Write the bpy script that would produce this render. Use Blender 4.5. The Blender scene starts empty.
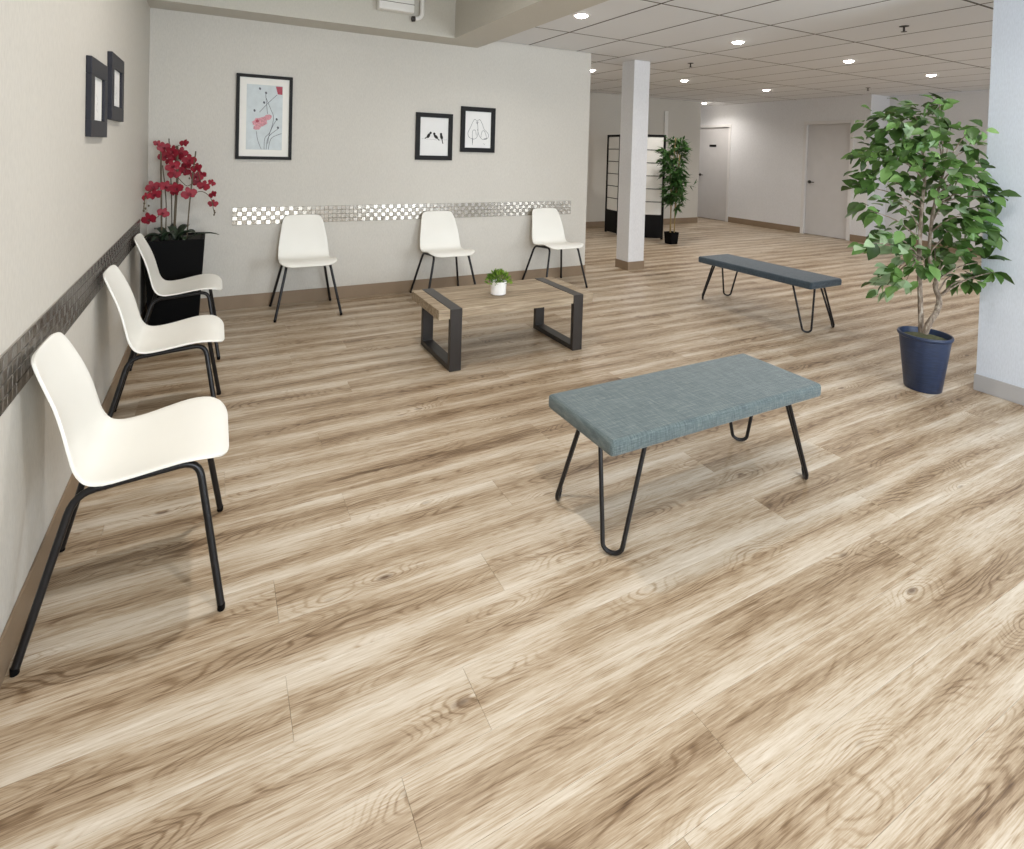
import bpy, bmesh, math, random
from mathutils import Vector, Matrix
from math import sin, cos, pi, radians
random.seed(7)
SC = bpy.context.scene
COL = SC.collection

# ------------------------------------------------------------------ camera
F_PX, CX, CY = 555.123, 512.0, 163.48          # perspective-corrected photo: principal point high in the frame
YAW, PIT, ROL, EYE = radians(28.0807), radians(1.275), radians(1.6313), 1.38
_f = Vector((sin(YAW)*cos(PIT), cos(YAW)*cos(PIT), -sin(PIT)))
_r = Vector((cos(YAW), -sin(YAW), 0)); _u = _r.cross(_f)
_R = cos(ROL)*_r + sin(ROL)*_u; _U = -sin(ROL)*_r + cos(ROL)*_u
CAMP = Vector((0, 0, EYE))
cd = bpy.data.cameras.new('camera'); cam = bpy.data.objects.new('camera', cd); COL.objects.link(cam)
cd.sensor_fit = 'HORIZONTAL'; cd.sensor_width = 36; cd.lens = F_PX/1024*36
cd.shift_x = (512-CX)/1024; cd.shift_y = (CY-424.5)/1024; cd.clip_start = .05
cam.matrix_world = Matrix(((_R.x, _U.x, -_f.x, 0), (_R.y, _U.y, -_f.y, 0), (_R.z, _U.z, -_f.z, EYE), (0, 0, 0, 1)))
SC.camera = cam
def ray(px, py): return _R*((px-CX)/F_PX) - _U*((py-CY)/F_PX) + _f
def on(px, py, axis, v):                         # where the line of sight meets the plane axis = v
    d = ray(px, py); return CAMP + d*((v-CAMP[axis])/d[axis])

# ------------------------------------------------------------------ light and exposure
SC.view_settings.view_transform = 'Standard'; SC.view_settings.look = 'None'
SC.view_settings.gamma = 1; SC.view_settings.use_curve_mapping = False
SC.view_settings.exposure = 0.0
wd = bpy.data.worlds.new('world'); SC.world = wd; wd.use_nodes = True
wd.node_tree.nodes['Background'].inputs[0].default_value = (.75, .86, 1, 1)
wd.node_tree.nodes['Background'].inputs[1].default_value = 1.0
def area(name, loc, aim, sx, sy, power, col, spread=180):
    l = bpy.data.lights.new(name, 'AREA'); l.shape = 'RECTANGLE'; l.size = sx; l.size_y = sy
    l.energy = power; l.color = col; l.spread = radians(spread)
    o = bpy.data.objects.new(name, l); COL.objects.link(o); o.location = loc
    o.rotation_euler = Vector(aim).to_track_quat('-Z', 'Y').to_euler(); return o
WIN = [(.83, 1.2), (3.4, 1.2), (6.6, 1.2), (8.8, 1.2)]        # daylight windows in the wall behind the camera: centre x, width
WIN_Y, WIN_Z0, WIN_Z1 = -1.5, .75, 2.25
DAY = 100
for i, (wx, ww) in enumerate(WIN):
    area('window_daylight', (wx, WIN_Y-.25, (WIN_Z0+WIN_Z1)/2), (0, 1, -.12), ww, WIN_Z1-WIN_Z0, DAY if i < 2 else DAY*.6, (.86, .94, 1.0))
LAMP_W = 6.6; LAMP_COL = (1.0, .95, .89)

# ------------------------------------------------------------------ helpers
class MB:
    def __init__(s): s.v = []; s.f = []; s.m = []; s.cur = 0
    def add(s, vs, fs):
        b = len(s.v); s.v += [tuple(v) for v in vs]; s.f += [tuple(b+i for i in f) for f in fs]; s.m += [s.cur]*len(fs); return s
    def box(s, x0, x1, y0, y1, z0, z1):
        return s.add([(x, y, z) for x in (x0, x1) for y in (y0, y1) for z in (z0, z1)],
                     [(0, 1, 3, 2), (4, 6, 7, 5), (0, 4, 5, 1), (2, 3, 7, 6), (0, 2, 6, 4), (1, 5, 7, 3)])
    def tube(s, pts, r, n=8, cap=True):
        pts = [Vector(p) for p in pts]; rs = r if isinstance(r, (list, tuple)) else [r]*len(pts)
        up = None; rings = []
        for i, p in enumerate(pts):
            t = (pts[min(i+1, len(pts)-1)]-pts[max(i-1, 0)]).normalized()
            if up is None: up = t.orthogonal().normalized()
            up = (up - t*up.dot(t)).normalized(); b = t.cross(up)
            rings.append([p + (up*cos(2*pi*k/n) + b*sin(2*pi*k/n))*rs[i] for k in range(n)])
        vs = [v for q in rings for v in q]; fs = []
        for i in range(len(rings)-1):
            for k in range(n): fs.append((i*n+k, i*n+(k+1) % n, (i+1)*n+(k+1) % n, (i+1)*n+k))
        if cap: fs.append(tuple(range(n-1, -1, -1))); fs.append(tuple(range((len(rings)-1)*n, len(rings)*n)))
        return s.add(vs, fs)
    def lathe(s, prof, n=32, c=(0, 0, 0), close=False):
        vs = [(c[0]+r*cos(2*pi*k/n), c[1]+r*sin(2*pi*k/n), c[2]+z) for r, z in prof for k in range(n)]; fs = []
        m = len(prof)
        for i in range(m if close else m-1):
            j = (i+1) % m
            for k in range(n): fs.append((i*n+k, i*n+(k+1) % n, j*n+(k+1) % n, j*n+k))
        if not close:
            if prof[0][0] > 1e-6: fs.append(tuple(range(n-1, -1, -1)))
            if prof[-1][0] > 1e-6: fs.append(tuple(range((m-1)*n, m*n)))
        return s.add(vs, fs)
    def ball(s, c, r, n=8, m=5, sz=1):
        return s.lathe([(max(r*sin(pi*i/m), 1e-4), -r*sz*cos(pi*i/m)) for i in range(m+1)], n, c)
    def mesh(s, name):
        me = bpy.data.meshes.new(name); me.from_pydata(s.v, [], s.f)
        bm = bmesh.new(); bm.from_mesh(me); bmesh.ops.recalc_face_normals(bm, faces=bm.faces); bm.to_mesh(me); bm.free()
        return me
    def build(s, name, mat, parent=None, smooth=False, bevel=0, seg=2):
        me = s.mesh(name)
        mats = mat if isinstance(mat, (list, tuple)) else [mat]
        for m in mats: me.materials.append(m)
        if len(mats) > 1: me.polygons.foreach_set('material_index', s.m)
        if smooth:
            me.polygons.foreach_set('use_smooth', [True]*len(me.polygons))
            if smooth != 'all': me.set_sharp_from_angle(angle=radians(40))
        o = bpy.data.objects.new(name, me); COL.objects.link(o); o.parent = parent
        if bevel:
            b = o.modifiers.new('bevel', 'BEVEL'); b.width = bevel; b.segments = seg; b.limit_method = 'ANGLE'; b.angle_limit = radians(50)
        return o
def B(*a): return MB().box(*a)
def empty(name, loc=(0, 0, 0), rz=0):
    o = bpy.data.objects.new(name, None); COL.objects.link(o); o.location = loc; o.rotation_euler = (0, 0, rz); o.empty_display_size = .1; return o
def tag(o, label=None, cat=None, group=None, kind=None):
    if label: o['label'] = label
    if cat: o['category'] = cat
    if group: o['group'] = group
    if kind: o['kind'] = kind
    return o
def st(o, label=None): return tag(o, label, kind='structure')
def copy_tree(o, parent=None):
    c = o.copy(); COL.objects.link(c); c.parent = parent
    for ch in list(o.children): copy_tree(ch, c)
    return c
def arc(c, r, a0, a1, n, ax, ay):
    c = Vector(c); ax = Vector(ax); ay = Vector(ay)
    return [c + ax*(r*cos(a0+(a1-a0)*i/n)) + ay*(r*sin(a0+(a1-a0)*i/n)) for i in range(n+1)]
def fillet(pts, r, n=6):                         # polyline with rounded corners
    pts = [Vector(p) for p in pts]; out = [pts[0]]
    for i in range(1, len(pts)-1):
        a, b, c = pts[i-1], pts[i], pts[i+1]
        u = (a-b).normalized(); v = (c-b).normalized()
        for k in range(n+1):
            t = k/n; p0 = b+u*r; p1 = b+v*r
            out.append(p0*(1-t)**2 + b*2*t*(1-t) + p1*t*t)
    out.append(pts[-1]); return out

# ------------------------------------------------------------------ materials
def srgb(r, g, b):
    f = lambda c: (c/255/12.92 if c/255 <= .04045 else ((c/255+.055)/1.055)**2.4)
    return (f(r), f(g), f(b), 1)
class NT:
    def __init__(s, name, rough=.5, metal=0, spec=.5):
        s.m = bpy.data.materials.new(name); s.m.use_nodes = True; s.t = s.m.node_tree; s.b = s.t.nodes['Principled BSDF']
        s.b.inputs['Roughness'].default_value = rough; s.b.inputs['Metallic'].default_value = metal
        s.b.inputs['Specular IOR Level'].default_value = spec
    def n(s, kind, **kw):
        nd = s.t.nodes.new(kind)
        for k, v in kw.items():
            if k.startswith('i_'):
                key = k[2:]; key = int(key) if key.isdigit() else key.replace('_', ' ')
                s.put(nd.inputs[key], v)
            else: setattr(nd, k, v)
        return nd
    def put(s, sock, v):
        if isinstance(v, bpy.types.NodeSocket): s.t.links.new(v, sock)
        else: sock.default_value = v
    def math(s, op, a, b=0.0, c=0.0):
        nd = s.t.nodes.new('ShaderNodeMath'); nd.operation = op
        for i, v in enumerate((a, b, c)): s.put(nd.inputs[i], v)
        return nd.outputs[0]
    def mix(s, fac, a, b, blend='MIX'):
        nd = s.t.nodes.new('ShaderNodeMix'); nd.data_type = 'RGBA'; nd.blend_type = blend
        s.put(nd.inputs[0], fac); s.put(nd.inputs[6], a); s.put(nd.inputs[7], b); return nd.outputs[2]
    def noise(s, vec, scale=5, detail=4, rough=.5, dist=0):
        nd = s.n('ShaderNodeTexNoise'); s.put(nd.inputs['Vector'], vec)
        for k, v in (('Scale', scale), ('Detail', detail), ('Roughness', rough), ('Distortion', dist)): s.put(nd.inputs[k], v)
        return nd.outputs['Fac']
    def scaled(s, vec, sc, off=(0, 0, 0)):
        nd = s.n('ShaderNodeMapping'); s.put(nd.inputs['Vector'], vec); nd.inputs['Scale'].default_value = sc; nd.inputs['Location'].default_value = off
        return nd.outputs[0]
    def ramp(s, fac, stops):
        nd = s.n('ShaderNodeValToRGB'); s.put(nd.inputs[0], fac); e = nd.color_ramp.elements
        while len(e) < len(stops): e.new(.5)
        for q, (p, c) in zip(e, stops): q.position = p; q.color = c
        return nd.outputs[0]
    def obj(s): return s.n('ShaderNodeTexCoord').outputs['Object']
    def pos(s): return s.n('ShaderNodeNewGeometry').outputs['Position']
    def color(s, v): s.put(s.b.inputs['Base Color'], v); return s
    def bump(s, h, strength=.2, dist=.002):
        nd = s.n('ShaderNodeBump'); nd.inputs['Strength'].default_value = strength; nd.inputs['Distance'].default_value = dist
        s.put(nd.inputs['Height'], h); s.t.links.new(nd.outputs[0], s.b.inputs['Normal']); return s

def flat(name, col, rough=.5, metal=0, spec=.5, var=.06, scale=6, coat=0):
    t = NT(name, rough, metal, spec)
    nz = t.noise(t.obj(), scale, 3)
    d = tuple(c*(1-var) for c in col[:3])+(1,); l = tuple(min(1, c*(1+var)) for c in col[:3])+(1,)
    t.color(t.ramp(nz, [(.3, d), (.7, l)]))
    if coat: t.b.inputs['Coat Weight'].default_value = coat
    return t.m
def wall_mat(name, col):
    t = NT(name, .62, 0, .35); p = t.pos()
    weave = t.noise(t.scaled(p, (1, 1, .25)), 160, 2); big = t.noise(p, .8, 3)
    fac = t.math('ADD', t.math('MULTIPLY', weave, .6), t.math('MULTIPLY', big, .4))
    d = tuple(c*.93 for c in col[:3])+(1,); l = tuple(min(1, c*1.05) for c in col[:3])+(1,)
    t.color(t.ramp(fac, [(.35, d), (.65, l)])).bump(weave, .15, .001); return t.m
M = {}
M['wall'] = wall_mat('wall_vinyl', srgb(207, 203, 195))
M['wall_white'] = wall_mat('wall_white', srgb(226, 226, 228))
M['wall_daylit'] = wall_mat('wall_white_daylit', srgb(210, 216, 226))  # white wall with the cool cast of daylight mixed into its colour
M['soffit'] = wall_mat('soffit_paint', srgb(200, 196, 186))
M['tile'] = None
def tile_mat():
    t = NT('ceiling_tile', .9, 0, .1); p = t.pos()
    fis = t.noise(p, 90, 3, .7); big = t.noise(p, 2, 2)
    t.color(t.mix(t.math('MULTIPLY', big, .25), srgb(228, 229, 231), srgb(215, 216, 217))).bump(fis, .3, .002); return t.m
M['tile'] = tile_mat()
M['grid'] = flat('joint_grey', srgb(112, 106, 98), .8)  # grey of the ceiling grid lines, tile edges and other joints
M['base'] = flat('vinyl_base_brown', srgb(140, 120, 98), .5, var=.05)
M['base_grey'] = flat('vinyl_base_grey', srgb(176, 174, 174), .5, var=.03)
M['door'] = flat('door_paint', srgb(205, 203, 203), .45, var=.02)
M['jamb'] = flat('door_frame_paint', srgb(222, 220, 219), .4, var=.02)
M['blackmetal'] = flat('black_steel', srgb(26, 25, 27), .35, .3)
M['gunmetal'] = flat('dark_grey_steel', srgb(62, 58, 56), .42, .5)
M['plastic'] = flat('white_plastic', srgb(238, 236, 229), .38, 0, .45, var=.01)
M['frame'] = flat('black_frame', srgb(13, 11, 11), .5, 0, .25)
M['frame2'] = flat('charcoal_frame', srgb(36, 36, 44), .5, 0, .3)
M['mat'] = flat('mat_board', srgb(240, 238, 232), .8, var=.02)
M['paper'] = flat('art_paper', srgb(233, 233, 232), .8, var=.02)
M['bluepaper'] = flat('pale_blue_wash', srgb(208, 216, 219), .8, var=.06, scale=18)
M['pink'] = flat('pink_ink', srgb(210, 152, 160), .8, var=.25, scale=120)
M['rose'] = flat('rose_ink', srgb(178, 84, 98), .8, var=.15, scale=120)
M['ink'] = flat('grey_ink', srgb(92, 96, 104), .8)
M['blackink'] = flat('black_ink', srgb(30, 28, 30), .8)
M['white'] = flat('white_enamel', srgb(232, 230, 226), .35, var=.02)
M['pot_white'] = flat('white_ceramic', srgb(245, 243, 240), .25, var=.01)
M['pot_black'] = flat('black_planter', srgb(7, 7, 8), .65, 0, .12)
M['soil'] = flat('soil_moss', srgb(78, 80, 52), .95, var=.4, scale=60)
M['dark_soil'] = flat('dark_soil', srgb(34, 30, 24), .95, var=.4, scale=60)
M['blackwood'] = flat('black_lacquer', srgb(12, 10, 10), .55, 0, .2)
M['rice'] = flat('rice_paper', srgb(246, 245, 241), .8, var=.02)
M['bloom'] = flat('crimson_petal', srgb(140, 15, 40), .55, var=.25, scale=40)
M['bloom_c'] = flat('orchid_lip', srgb(110, 10, 34), .55)
M['stem'] = flat('orchid_stem', srgb(86, 74, 54), .6)
M['bamboo'] = flat('bamboo_cane', srgb(150, 130, 86), .5)
M['dleaf'] = flat('dark_leaf', srgb(38, 52, 36), .4, var=.3, scale=30)
def pot_blue():
    t = NT('navy_ribbed_pot', .38, 0, .5); z = t.n('ShaderNodeSeparateXYZ', i_0=t.obj()).outputs[2]
    rib = t.math('SINE', t.math('MULTIPLY', z, 900)); nz = t.noise(t.scaled(t.obj(), (3, 3, 60)), 6, 3)
    t.color(t.ramp(nz, [(.3, srgb(26, 38, 62)), (.7, srgb(44, 60, 92))])).bump(rib, .35, .001); return t.m
M['pot_blue'] = pot_blue()
def leaf_mat(name, a, b):
    t = NT(name, .42, 0, .45); rnd = t.n('ShaderNodeObjectInfo').outputs['Random']
    nz = t.noise(t.obj(), 25, 2)
    c = t.ramp(t.math('ADD', t.math('MULTIPLY', rnd, .75), t.math('MULTIPLY', nz, .25)), [(.1, a), (.9, b)])
    t.color(c)
    tr = t.n('ShaderNodeBsdfTranslucent'); t.put(tr.inputs[0], c)
    mx = t.n('ShaderNodeMixShader', i_0=.25); t.t.links.new(t.b.outputs[0], mx.inputs[1]); t.t.links.new(tr.outputs[0], mx.inputs[2])
    t.t.links.new(mx.outputs[0], t.t.nodes['Material Output'].inputs[0]); return t.m
M['leaf_a'] = leaf_mat('fig_leaf_deep', srgb(42, 70, 30), srgb(88, 120, 56))
M['leaf_b'] = leaf_mat('fig_leaf_fresh', srgb(80, 122, 56), srgb(132, 166, 96))
M['leaf_c'] = leaf_mat('fig_leaf_pale', srgb(130, 160, 118), srgb(176, 198, 160))
M['bamboo_leaf'] = leaf_mat('bamboo_leaf', srgb(40, 74, 38), srgb(92, 134, 66))
M['bush'] = leaf_mat('bright_small_leaf', srgb(118, 152, 52), srgb(166, 194, 90))
M['bush2'] = leaf_mat('mid_small_leaf', srgb(78, 114, 34), srgb(118, 152, 58))
def bark():
    t = NT('pale_bark', .8); nz = t.noise(t.scaled(t.obj(), (12, 12, 4)), 5, 5, .6)
    t.color(t.ramp(nz, [(.35, srgb(98, 84, 72)), (.55, srgb(142, 128, 114)), (.75, srgb(196, 188, 176))])).bump(nz, .5, .004); return t.m
M['bark'] = bark()
def floor_mat():
    t = NT('oak_vinyl_plank', .36, 0, .5)
    pc = t.n('ShaderNodeAttribute', attribute_name='pc').outputs['Vector']
    sx = t.n('ShaderNodeSeparateXYZ', i_0=pc); y = sx.outputs[1]
    wob = t.noise(t.scaled(pc, (1.3, 3, 1)), 1.0, 2, .5)                       # slow wander of the grain
    yy = t.math('ADD', y, t.math('MULTIPLY', t.math('SUBTRACT', wob, .5), .14))
    band = t.math('SUBTRACT', 1.0, t.math('MULTIPLY', t.math('ABSOLUTE', yy), 11.5)) # heartwood along the middle of each plank
    blot = t.noise(t.scaled(pc, (1.2, 10, 1)), 1.0, 4, .55, .15)
    streak = t.noise(t.scaled(pc, (2.4, 55, 1)), 1.0, 6, .7, .1)
    fine = t.noise(t.scaled(pc, (20, 520, 1)), 1.0, 3, .65)
    cont = t.noise(t.scaled(pc, (1.25, 7.5, 1), (9, 2, 4)), 1.0, 2, .4, .1)     # contour lines of a stretched field = cathedral figure
    vor = t.n('ShaderNodeTexVoronoi'); t.put(vor.inputs['Vector'], t.scaled(pc, (2.2, 6, 1))); vor.inputs['Scale'].default_value = 1
    near_knot = t.math('MAXIMUM', t.math('SUBTRACT', .36, vor.outputs['Distance']), 0.0)
    cont = t.math('ADD', cont, t.math('MULTIPLY', near_knot, .55))
    cont = t.math('ADD', cont, t.math('MULTIPLY', streak, .03))
    ring = t.math('ABSOLUTE', t.math('SUBTRACT', t.math('FRACT', t.math('MULTIPLY', cont, 26.0)), .5))
    heart = t.math('ADD', t.math('MULTIPLY', band, .28), t.math('MULTIPLY', t.math('SUBTRACT', blot, .5), .85))
    fac = t.math('ADD', heart, t.math('MULTIPLY', t.math('SUBTRACT', streak, .5), .75))
    fac = t.math('ADD', fac, t.math('MULTIPLY', t.math('SUBTRACT', fine, .5), .42))
    med = t.noise(t.scaled(pc, (9, 190, 1), (5, 1, 8)), 1.0, 4, .7)
    fac = t.math('ADD', fac, t.math('MULTIPLY', t.math('SUBTRACT', med, .5), .6))
    pore = t.n('ShaderNodeMapRange', i_0=t.noise(t.scaled(pc, (11, 300, 1), (2, 6, 1)), 1.0, 2, .5), i_1=.56, i_2=.66).outputs[0]
    fac = t.math('ADD', fac, t.math('MULTIPLY', pore, .16))
    line = t.n('ShaderNodeMapRange', i_0=ring, i_1=.26, i_2=.48).outputs[0]
    mask = t.n('ShaderNodeMapRange', i_0=heart, i_1=.10, i_2=.45).outputs[0]
    fac = t.math('ADD', fac, t.math('MULTIPLY', t.math('MULTIPLY', t.math('SUBTRACT', line, .3), t.math('MAXIMUM', mask, t.math('MULTIPLY', near_knot, 2.6))), .34))
    rnd = t.n('ShaderNodeAttribute', attribute_name='rnd').outputs['Fac']
    fac = t.math('ADD', fac, t.math('MULTIPLY', t.math('SUBTRACT', rnd, .5), .14))
    fac = t.math('ADD', fac, .29)
    c = t.ramp(fac, [(0, srgb(210, 200, 186)), (.26, srgb(192, 178, 159)), (.46, srgb(167, 147, 122)), (.7, srgb(126, 103, 78)), (1, srgb(82, 61, 42))])
    knot = t.ramp(vor.outputs['Distance'], [(0.02, (1, 1, 1, 1)), (.075, (0, 0, 0, 1))])
    c = t.mix(t.math('MULTIPLY', knot, .8), c, srgb(80, 55, 36))
    t.color(c)
    t.put(t.b.inputs['Roughness'], t.math('ADD', t.math('MULTIPLY', streak, .16), .30))
    t.bump(t.math('ADD', streak, fine), .12, .0008); return t.m
M['floor'] = floor_mat()
def table_wood():
    t = NT('weathered_wood', .6); p = t.obj()
    g = t.noise(t.scaled(p, (2.2, 34, 34)), 1.6, 5, .65, .5); f = t.noise(t.scaled(p, (9, 190, 190)), 1, 3)
    fac = t.math('ADD', t.math('MULTIPLY', g, .75), t.math('MULTIPLY', f, .25))
    rnd = t.n('ShaderNodeObjectInfo').outputs['Random']
    fac = t.math('ADD', fac, t.math('MULTIPLY', t.math('SUBTRACT', rnd, .5), .08))
    t.color(t.ramp(fac, [(.3, srgb(96, 80, 63)), (.48, srgb(146, 128, 105)), (.68, srgb(186, 170, 147))])).bump(g, .4, .002); return t.m
M['twood'] = table_wood()
def fabric(name, a, b, c):
    t = NT(name, .85, 0, .2); p = t.obj()
    w1 = t.noise(t.scaled(p, (16, 420, 420)), 1, 3, .6); w2 = t.noise(t.scaled(p, (420, 16, 30)), 1, 3, .6); big = t.noise(p, 5, 3)
    fac = t.math('ADD', t.math('MULTIPLY', w1, .5), t.math('MULTIPLY', w2, .5))
    t.color(t.mix(t.math('MULTIPLY', big, .5), t.ramp(fac, [(.36, a), (.5, b), (.64, c)]), b)).bump(fac, .5, .002)
    t.b.inputs['Sheen Weight'].default_value = .25; return t.m
M['denim'] = fabric('blue_grey_linen', srgb(54, 67, 73), srgb(86, 98, 100), srgb(124, 133, 129))
M['slate'] = fabric('slate_linen', srgb(40, 50, 58), srgb(60, 72, 82), srgb(84, 96, 104))
def mosaic(name, rot, col):
    t = NT(name, .27, 1.0); t.color(t.ramp(t.noise(t.obj(), 40, 2), [(.3, tuple(x*.9 for x in col[:3])+(1,)), (.7, col)]))
    t.b.inputs['Anisotropic'].default_value = .85; t.b.inputs['Anisotropic Rotation'].default_value = rot
    tg = t.n('ShaderNodeTangent', direction_type='UV_MAP', uv_map='UVMap'); t.t.links.new(tg.outputs[0], t.b.inputs['Tangent']); return t.m
M['mos_a'] = mosaic('brushed_steel_across', 0.0, srgb(214, 210, 202)); M['mos_b'] = mosaic('brushed_steel_along', .25, srgb(206, 200, 190))
M['mos_c'] = mosaic('dim_reflection_across', 0.0, srgb(138, 133, 128)); M['mos_d'] = mosaic('dim_reflection_along', .25, srgb(124, 119, 114))  # left strip's steel, its dim grazing reflections put into a darker colour
M['mos_back'] = flat('mosaic_grout', srgb(150, 144, 134), .5)
def lens_mat():
    t = NT('lamp_lens'); t.color((1, 1, 1, 1)); t.b.inputs['Emission Color'].default_value = (1, .96, .9, 1); t.b.inputs['Emission Strength'].default_value = 30; return t.m
M['lens'] = lens_mat()
def glass():
    t = NT('window_glass', .02); t.b.inputs['Transmission Weight'].default_value = 1; t.b.inputs['IOR'].default_value = 1.0; return t.m
M['glass'] = glass()

# ------------------------------------------------------------------ room shell
X0, YB, XE = -.464, 5.12, 3.70           # left wall, back wall, end of the back wall
XR, YR = 4.125, 1.62                     # white partition on the right and its far end
YF, XF = 8.35, 8.86                      # far wall and its right end
XD, YJ, XJ = 9.66, 5.42, 10.2            # wall with the doors, jog, wall beyond
ZC, ZB, ZT = 2.5, 2.405, 3.15            # tile ceiling, soffit underside, raised ceiling
Y0, YE = -1.5, 9.9
floor = st(B(X0-.2, XJ+.2, Y0-.2, YE, -.12, -.006).build('floor', M['grid']), 'light oak plank floor running through the whole hall')
# planks: rows along X
PW, PL, GAP = .18, 1.765, .0003
KNOWN = {0: .60, -1: .379, -2: 1.067, 2: .82, 4: 1.04, 8: .45}
def plank_geo(mb, attr, x0, x1, y0, y1, xs, yc, rnd):
    c = .0007; g = GAP
    a0, a1, b0, b1 = x0+g, x1-g, y0+g, y1-g
    vs = [(a0, b0, -.005), (a1, b0, -.005), (a1, b1, -.005), (a0, b1, -.005),
          (a0, b0, -c*.5), (a1, b0, -c*.5), (a1, b1, -c*.5), (a0, b1, -c*.5),
          (a0+c, b0+c, 0), (a1-c, b0+c, 0), (a1-c, b1-c, 0), (a0+c, b1-c, 0)]
    fs = [(8, 9, 10, 11)] + [(i, (i+1) % 4, 4+(i+1) % 4, 4+i) for i in range(4)] + [(4+i, 4+(i+1) % 4, 8+(i+1) % 4, 8+i) for i in range(4)]
    mb.add(vs, fs)
    attr += [((v[0]-xs)+rnd*37, v[1]-yc, rnd*91, rnd) for v in vs]
def plank_obj(mb, attr):
    me = bpy.data.meshes.new('plank'); me.from_pydata(mb.v, [], mb.f); me.materials.append(M['floor'])
    a = me.attributes.new('pc', 'FLOAT_VECTOR', 'POINT'); a.data.foreach_set('vector', [c for q in attr for c in q[:3]])
    b = me.attributes.new('rnd', 'FLOAT', 'POINT'); b.data.foreach_set('value', [q[3] for q in attr])
    o = bpy.data.objects.new('plank', me); COL.objects.link(o); o.parent = floor; return o
rest, rest_a = MB(), []
prev = 0
for k in range(math.floor((Y0-1.145)/PW), math.ceil((YE-1.145)/PW)):
    y0 = 1.145+k*PW; y1 = y0+PW; yc = (y0+y1)/2
    off = KNOWN.get(k)
    if off is None:
        while True:
            off = random.random()*PL
            if abs(off-prev) > .25: break
    prev = off
    ya, yb = max(y0, Y0), min(y1, YE)
    if yb-ya < .01: continue
    x = off-PL*math.ceil((off-X0)/PL)
    while x < XJ+.1:
        xa, xb = max(x, X0), min(x+PL, XJ+.1); rnd = random.random()
        if xb-xa > .01:
            mid = (xa+xb)/2
            near = y0 > .55 and y0 < YB-.1 and xa < 5.3 and (y0 > .45*xa-.6)
            cut = [(xa, xb)]
            if near:
                mb, at = MB(), []; plank_geo(mb, at, xa, xb, ya, yb, x, yc, rnd); plank_obj(mb, at)
            else: plank_geo(rest, rest_a, xa, xb, ya, yb, x, yc, rnd)
        x += PL
tag(plank_obj(rest, rest_a), kind='stuff')

wall_left = st(B(X0-.15, X0, Y0, YB, 0, ZT).build('wall_left', M['wall']), 'grey vinyl wall on the left behind the row of white chairs')
wall_back = st(B(X0-.15, XE, YB, YF+.2, 0, ZT).build('wall_back', M['wall']), 'grey vinyl wall behind the coffee table with framed pictures')
wall_right = st(B(XR, XR+.15, Y0, YR, 0, ZC).build('wall_right', M['wall_daylit']), 'white partition wall at the right edge beside the fig tree')
wall_far = st(B(XE, XF, YF, YF+.15, 0, ZC).build('wall_far', M['wall']), 'far grey wall behind the folding screen')
wall_far2 = st(B(XF-.15, XF, YF+.15, YE, 0, ZC).build('wall_recess', M['wall']), 'short wall beside the recessed far door')
wall_end = st(B(XF, XJ, YE-.15, YE, 0, ZC).build('wall_end', M['wall_white']), 'end wall of the door recess')
# wall with two doors: real openings
D1 = (8.30, 9.16); D2 = (5.72, 6.53); DH = 2.03
mb = MB()
edges = [YJ, D2[0], D2[1], D1[0], D1[1], YE-.15]
for a, b in ((0, 1), (2, 3), (4, 5)): mb.box(XD, XD+.12, edges[a], edges[b], 0, ZC)
for d in (D1, D2): mb.box(XD, XD+.12, d[0], d[1], DH, ZC)
mb.box(XD+.12, XD+.2, YJ+.1, YE-.15, 0, ZC)
wall_door = st(mb.build('wall_door', M['wall_white']), 'white wall with two closed grey doors at the far right')
wall_jog = st(B(XD, XJ+.15, YJ-.02, YJ, 0, ZC).build('wall_jog', M['wall_white']), 'short return of the white wall behind the fig tree')
wall_fr = st(B(XJ, XJ+.15, Y0, YJ-.02, 0, ZC).build('wall_east', M['wall_white']), 'white wall seen behind the fig tree leaves')
# wall behind the camera with its windows
mb = MB(); xs = [X0-.15]
for wx, ww in WIN: xs += [wx-ww/2, wx+ww/2]
xs.append(XJ+.15)
for i in range(0, len(xs), 2): mb.box(xs[i], xs[i+1], Y0-.15, Y0, 0, ZT)
for wx, ww in WIN: mb.box(wx-ww/2, wx+ww/2, Y0-.15, Y0, 0, WIN_Z0); mb.box(wx-ww/2, wx+ww/2, Y0-.15, Y0, WIN_Z1, ZT)
st(mb.build('wall_front', M['wall_white']), 'window wall behind the viewer')
for i, (wx, ww) in enumerate(WIN):
    w = MB(); a, b = wx-ww/2, wx+ww/2
    for bx in ((a, a+.05), (b-.05, b), (wx-.02, wx+.02)): w.box(bx[0], bx[1], Y0-.1, Y0-.04, WIN_Z0, WIN_Z1)
    w.box(a, b, Y0-.1, Y0-.04, WIN_Z0, WIN_Z0+.05); w.box(a, b, Y0-.1, Y0-.04, WIN_Z1-.05, WIN_Z1)
    st(w.build('window_%d' % (i+1), M['jamb']), 'white framed window behind the viewer, number %d from the left wall' % (i+1))
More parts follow.
